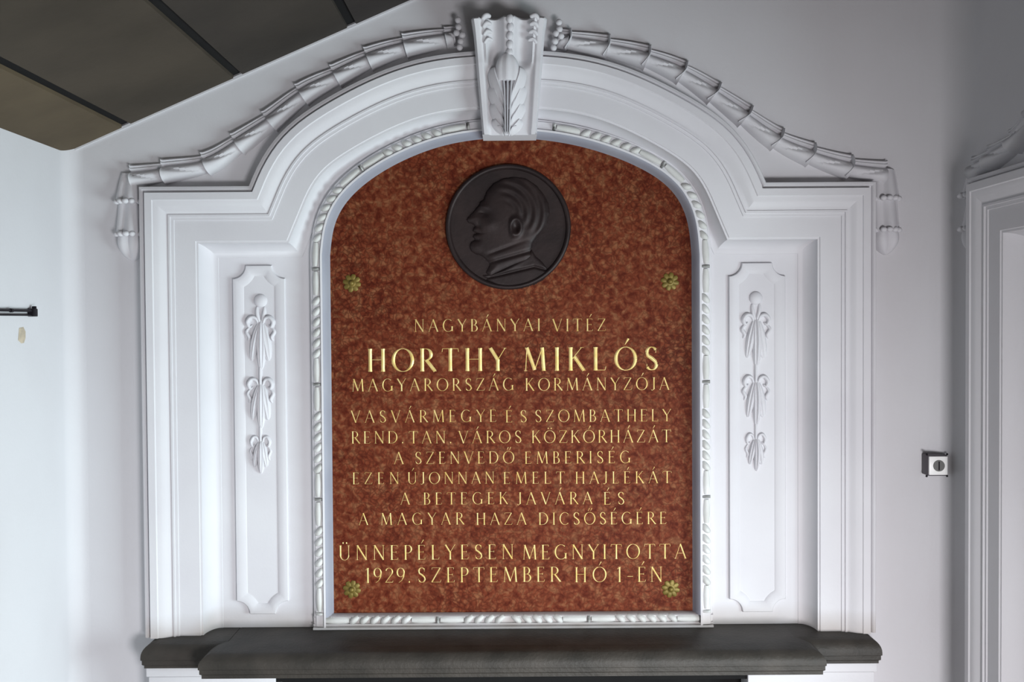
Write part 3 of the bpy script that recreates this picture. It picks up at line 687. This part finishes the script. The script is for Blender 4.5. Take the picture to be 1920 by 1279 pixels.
head = [(455, 400), (478, 335), (530, 272), (610, 232), (700, 216), (800, 235), (880, 288), (940, 360), (975, 430), (985, 510), (965, 590), (930, 650), (880, 700), (848, 745), (838, 800),
        (852, 860), (800, 905), (700, 935), (600, 975), (505, 1022), (470, 985), (500, 925), (470, 875), (430, 848), (385, 836), (352, 812), (340, 775), (352, 742), (385, 722), (368, 700), (374, 682), (394, 670), (368, 652), (372, 632), (388, 612), (366, 596), (335, 588), (316, 562), (330, 540), (368, 500), (400, 465), (424, 442), (425, 420)]
coat = [(440, 1003), (505, 1000), (600, 958), (700, 905), (800, 850), (838, 800), (870, 850), (930, 905), (985, 975), (930, 1040), (860, 1078), (760, 1106), (660, 1114), (560, 1092), (480, 1050)]
def sdf(poly, X, Yv):
    d = np.full(X.shape, 1e9); ins = np.zeros(X.shape, bool); n = len(poly)
    for i in range(n):
        ax, ay = poly[i]; bx, by = poly[(i + 1) % n]; ex, ey = bx - ax, by - ay
        t = np.clip(((X - ax) * ex + (Yv - ay) * ey) / (ex * ex + ey * ey), 0, 1)
        d = np.minimum(d, np.hypot(X - ax - t * ex, Yv - ay - t * ey))
        c = ((ay > Yv) != (by > Yv)) & (X < (bx - ax) * (Yv - ay) / ((by - ay) or 1e-9) + ax); ins ^= c
    return np.where(ins, d, -d)
def relief_from(poly, H, soft, extra, name, step=7):
    xs = np.arange(300, 1010, step); ys = np.arange(195, 1130, step)
    X, Yv = np.meshgrid(xs, ys); sd = sdf(poly, X, Yv)
    h = H * np.sqrt(np.clip(1 - (1 - np.clip(sd / soft, 0, 1)) ** 2, 0, 1)) + np.where(sd > 0, extra(X, Yv, sd), 0)
    h = np.where(sd > 0, h, -0.001)
    bm = bmesh.new(); V = {}
    def v(i, j):
        if (i, j) not in V:
            x, z = U(800 + X[i, j] / 4.263, 280 + Yv[i, j] / 4.263, YP - .012)
            V[(i, j)] = bm.verts.new((x, YP - .0045 - float(h[i, j]), z))
        return V[(i, j)]
    for i in range(len(ys) - 1):
        for j in range(len(xs) - 1):
            if (sd[i:i + 2, j:j + 2] > 0).any(): bm.faces.new((v(i, j), v(i, j + 1), v(i + 1, j + 1), v(i + 1, j)))
    return mk(name, bm, BRONZE, med, 75)
def g2(X, Y, cx, cy, sx, sy, a=0):
    c, s = math.cos(a), math.sin(a); dx, dy = X - cx, Y - cy; u = dx * c + dy * s; v = -dx * s + dy * c
    return np.exp(-(u / sx) ** 2 - (v / sy) ** 2)
def face(X, Y, sd):
    e = 0.006 * g2(X, Y, 640, 520, 260, 300)
    e -= 0.0055 * g2(X, Y, 452, 512, 42, 24) ; e += 0.0022 * g2(X, Y, 440, 520, 18, 9); e += 0.003 * g2(X, Y, 440, 455, 45, 18, .3)
    e += 0.003 * g2(X, Y, 500, 600, 60, 45); e -= 0.003 * g2(X, Y, 420, 610, 14, 30, -.3); e -= 0.004 * g2(X, Y, 410, 671, 34, 6); e -= 0.003 * g2(X, Y, 400, 722, 28, 12)
    r = np.hypot((X - 712) / 1.0, (Y - 622) / 1.5)      # ear
    e += 0.007 * np.exp(-((r - 42) / 15) ** 2) * (X > 660) - 0.006 * np.exp(-(r / 22) ** 2)
    e += 0.004 * g2(X, Y, 690, 690, 16, 22)
    hair = np.clip(((X - 600) / 120) + ((430 - Y) / 140), 0, 1) * np.clip((X - 560) / 80, 0, 1) * (Y < 720)
    ang = np.arctan2(Y - 560, X - 640); rr = np.hypot(X - 640, Y - 560)
    e += hair * (0.0018 * np.sin(rr / 11 + 5 * ang) + .001)
    e -= 0.004 * np.exp(-((Y - (905 - (X - 500) * .28 - 0)) / 16) ** 2) * (X > 480) * (X < 850)
    e -= 0.003 * g2(X, Y, 600, 800, 160, 14, -.35)
    return e
relief_from(head, 0.010, 70, face, 'head_relief')
def coatf(X, Y, sd):
    return -0.005 * np.exp(-((Y - (1020 - (X - 520) * .24 + np.maximum(0, X - 860) * .5)) / 10) ** 2) + 0.002 * g2(X, Y, 650, 960, 130, 18, -.45)
relief_from(coat, 0.008, 26, coatf, 'coat_relief')
# ---------------------------------------------------------------- brass rosettes
bm = relief([(0, .004), (0, .017), (0, .030)], lambda t: .0098 * (.25 + .75 * math.sin(PI * min(1, .08 + .78 * t))), lambda t: .007 * (.5 + .5 * math.sin(PI * min(1, .1 + .85 * t))), 0, lambda s, t: max(0, 1 - s * s) ** .5 * (.7 + .3 * abs(s)), nc=6, k=3)
PET = to_mesh(bm, 'petal', BRASS, 50)
for (x, y, wh) in ((660, 531, 'upper left'), (1256, 528, 'upper right'), (660, 1105, 'lower left'), (1257.5, 1104, 'lower right')):
    p = U(x, y, YP); T = thing('brass_rosette', 'small aged brass rosette stud in the %s corner of the marble plaque' % wh, 'rosette', (p[0], YP, p[1]), 'rosette studs on the marble plaque')
    for q in range(8): inst('petal', PET, T, (p[0], YP - .001, p[1]), (0, q * PI / 4 + .2, 0), (.92, 1, .92))
    bm = bmesh.new(); bmesh.ops.create_cone(bm, segments=16, radius1=.019, radius2=.012, depth=.004, cap_ends=True, matrix=Matrix.Translation((p[0], YP - .002, p[1])) @ Matrix.Rotation(PI / 2, 4, 'X'))
    mk('base_disc', bm, BRASS, T)
    bm = bmesh.new(); bmesh.ops.create_uvsphere(bm, u_segments=12, v_segments=8, radius=.0085); bmesh.ops.translate(bm, vec=(p[0], YP - .006, p[1]), verts=bm.verts)
    mk('boss', bm, BRASS, T, 80)
# ---------------------------------------------------------------- stone mantel shelf and white body below
ms = thing('mantel_shelf', 'grey stone mantel shelf with a projecting centre under the marble plaque', 'shelf', (X0, 0, ZM - .075))
XS = X0 + .002
def shelf_block(x0, x1, yb, yfl, yfr, zb, name, ends=(1, 1)):
    """hipped block: flat top from yb to yfl, rounded shoulder out to yfr, vertical face down to zb"""
    r = yfl - yfr; bm = bmesh.new(); rows = []
    n = 7; prof = [(r * math.sin(PI / 2 * i / n), .036 * (1 - math.cos(PI / 2 * i / n))) for i in range(n + 1)]
    prof = [(0, 0), (.004, .001)] + [(.006 + (r - .006) * a / r, .002 + b) for a, b in prof[1:]] + [(r, .046), (r - .003, .048), (r - .003, .060), (r - .008, .064), (r - .008, ZM - zb)]
    for o_, d in prof:
        xa = x0 + r - o_ if ends[0] else x0; xb = x1 - r + o_ if ends[1] else x1; y = yfl - o_; z = ZM - d
        rows.append([(xa, yb, z), (xa, y, z), (xb, y, z), (xb, yb, z)])
    V = grid(bm, rows); bm.faces.new(V[0]); bm.faces.new(V[-1])
    return mk(name, bm, STONE, ms, 28)
zb = CAM.z - 1.02
shelf_block(XS - .895, XS + .90, 0.045, -0.145, -0.205, zb, 'centre_block')
shelf_block(XS - 1.09, XS - .84, 0.045, -0.085, -0.122, zb + .002, 'end_block', (1, 0))
shelf_block(XS + .84, XS + 1.09, 0.045, -0.085, -0.122, zb + .002, 'end_block', (0, 1))
fp = thing('fireplace_body', 'white fireplace body with dark opening below the grey stone shelf', 'fireplace', (X0, 0, 0))
for sg in (-1, 1):
    xa, xb = sorted((XS + sg * 1.075, XS + sg * .70))
    bm = bmesh.new(); box(bm, xa, xb, -0.100, 0, 0, zb - .028, .004); mk('pilaster', bm, WALLP, fp)
    bm = bmesh.new(); box(bm, xa - .004, xb + .004, -0.108, 0, zb - .026, zb + .002, .003); mk('pilaster_cap', bm, WALLP, fp)
bm = bmesh.new(); box(bm, XS - .70, XS + .70, -0.012, 0.0, 0, zb, 0); mk('fire_back', bm, SOOT_SHADE, fp)
bm = bmesh.new(); box(bm, XS - .70, XS + .70, -0.09, -0.012, zb - .05, zb, 0); mk('lintel', bm, SOOT_SHADE, fp)
# ---------------------------------------------------------------- key switch
ks = thing('key_switch', 'small square key switch box with white face on the wall right of the surround', 'switch', (U(1752, 872, 0)[0], 0, U(1752, 872, 0)[1]))
a = U(1742, 856, -.05); b = U(1776.5, 890.5, -.05)
bm = bmesh.new(); box(bm, a[0] - .002, b[0] + .002, -.046, 0, b[1] - .004, a[1] + .004, .004); mk('housing', bm, GREYM, ks)
bm = bmesh.new(); box(bm, a[0], b[0], -.052, -.0455, b[1], a[1], .002); mk('face_plate', bm, WHITEP, ks)
c = ((a[0] + b[0]) / 2 + .001, (a[1] + b[1]) / 2)
bm = bmesh.new(); bmesh.ops.create_cone(bm, segments=28, radius1=.0175, radius2=.0165, depth=.004, cap_ends=True, matrix=Matrix.Translation((c[0], -.0535, c[1])) @ Matrix.Rotation(PI / 2, 4, 'X'))
lk = mk('lock_cylinder', bm, LOCKM, ks)
bm = bmesh.new(); box(bm, c[0] - .0028, c[0] + .0012, -.0562, -.0552, c[1] - .013, c[1] + .013); mk('key_slot', bm, IRON, lk)
for dx in (0, 1):
    for dz in (0, 1):
        bm = bmesh.new(); bmesh.ops.create_uvsphere(bm, u_segments=8, v_segments=6, radius=.0035)
        bmesh.ops.translate(bm, vec=((a[0] - .003, b[0] + .003)[dx], -.04, (a[1] + .005, b[1] - .005)[dz]), verts=bm.verts); mk('corner_screw', bm, IRON, ks)
# ---------------------------------------------------------------- iron double rod on the left wall
e1 = wall_left_pt(66, 583, .012); e2 = wall_left_pt(66, 591, .012)
rd = thing('iron_rod', 'black iron double rod bracket fixed along the bright left wall', 'bracket', (XWL, e1.y, e2.z))
def tube(p, q, r, seg=10):
    bm = bmesh.new(); d = (q - p); m_ = Matrix.Translation((p + q) / 2) @ d.to_track_quat('Z', 'Y').to_matrix().to_4x4()
    bmesh.ops.create_cone(bm, segments=seg, radius1=r, radius2=r, depth=d.length, cap_ends=True, matrix=m_); return bm
mk('upper_bar', tube(e1, e1 + Vector((0, -.6, 0)), .0036), IRON, rd)
mk('lower_bar', tube(e2 + Vector((0, 0, 0)), e2 + Vector((0, -.6, 0)), .0026), IRON, rd)
bm = bmesh.new(); box(bm, XWL + .001, e1.x + .006, e1.y - .022, e1.y + .004, e2.z - .004, e1.z + .006, .002); mk('end_clamp', bm, IRON, rd)
bm = bmesh.new(); box(bm, e1.x - .004, e1.x + .006, e1.y - .012, e1.y - .002, e1.z + .004, e1.z + .013, .002); mk('pin', bm, IRON, rd)
mk('collar', tube(e1 + Vector((0, -.125, 0)), e1 + Vector((0, -.138, 0)), .0052), IRON, rd)
bm = bmesh.new(); box(bm, XWL + .001, e1.x + .006, e1.y - .60, e1.y - .575, e2.z - .004, e1.z + .006, .002); mk('end_clamp', bm, IRON, rd)
# ---------------------------------------------------------------- twin surround on the right wall (copies)
TM = Matrix.Translation((XW, YC2, DZ2)) @ Matrix.Rotation(-PI / 2, 4, 'Z') @ Matrix.Translation((-X0, 0, 0))
OUT2 = [(OUT[0][0], 0.0)] + OUT[1:-1] + [(OUT[-1][0], 0.0)]
sur2 = thing('plaster_surround', 'second moulded plaster surround seen edge-on on the right wall at the photo edge', 'wall surround', (X0, 0, 0))
mk('outer_moulding', sweep(OUT2, prof_out), WALLP, sur2, 25)
mk('fascia', sweep(OUT2, prof_fas), WALLP, sur2, 25)
mk('cove', sweep(OUT2, P(*cov)), WALLP, sur2, 40)
inn2 = [(inn[0][0], 0.0)] + inn[1:-1] + [(inn[-1][0], 0.0)]
mk('recess_panel', fill(inn2, [[(plh[0][0], 0.3)] + plh[1:-1] + [(plh[-1][0], 0.3)]], YR, 0.16), WALLP, sur2)
sur2.location = TM @ sur2.location; sur2.rotation_euler = (0, 0, -PI / 2)
def kids(o): return [c for c in bpy.data.objects if c.parent == o]
def twin(o, label):
    r = o.copy(); C.objects.link(r); r.location = TM @ o.location; r.rotation_euler = (0, 0, -PI / 2); r['label'] = label
    for c in kids(o):
        d = c.copy(); C.objects.link(d); d.parent = r
        for g in kids(c):
            h = g.copy(); C.objects.link(h); h.parent = d
    return r
twin(gL, 'plaster garland drop on the right wall, at the right edge of the photo')
twin(gR, 'far right plaster garland of the second surround, on the right wall nearer the viewer')
twin(key, 'keystone of the second surround on the right wall')
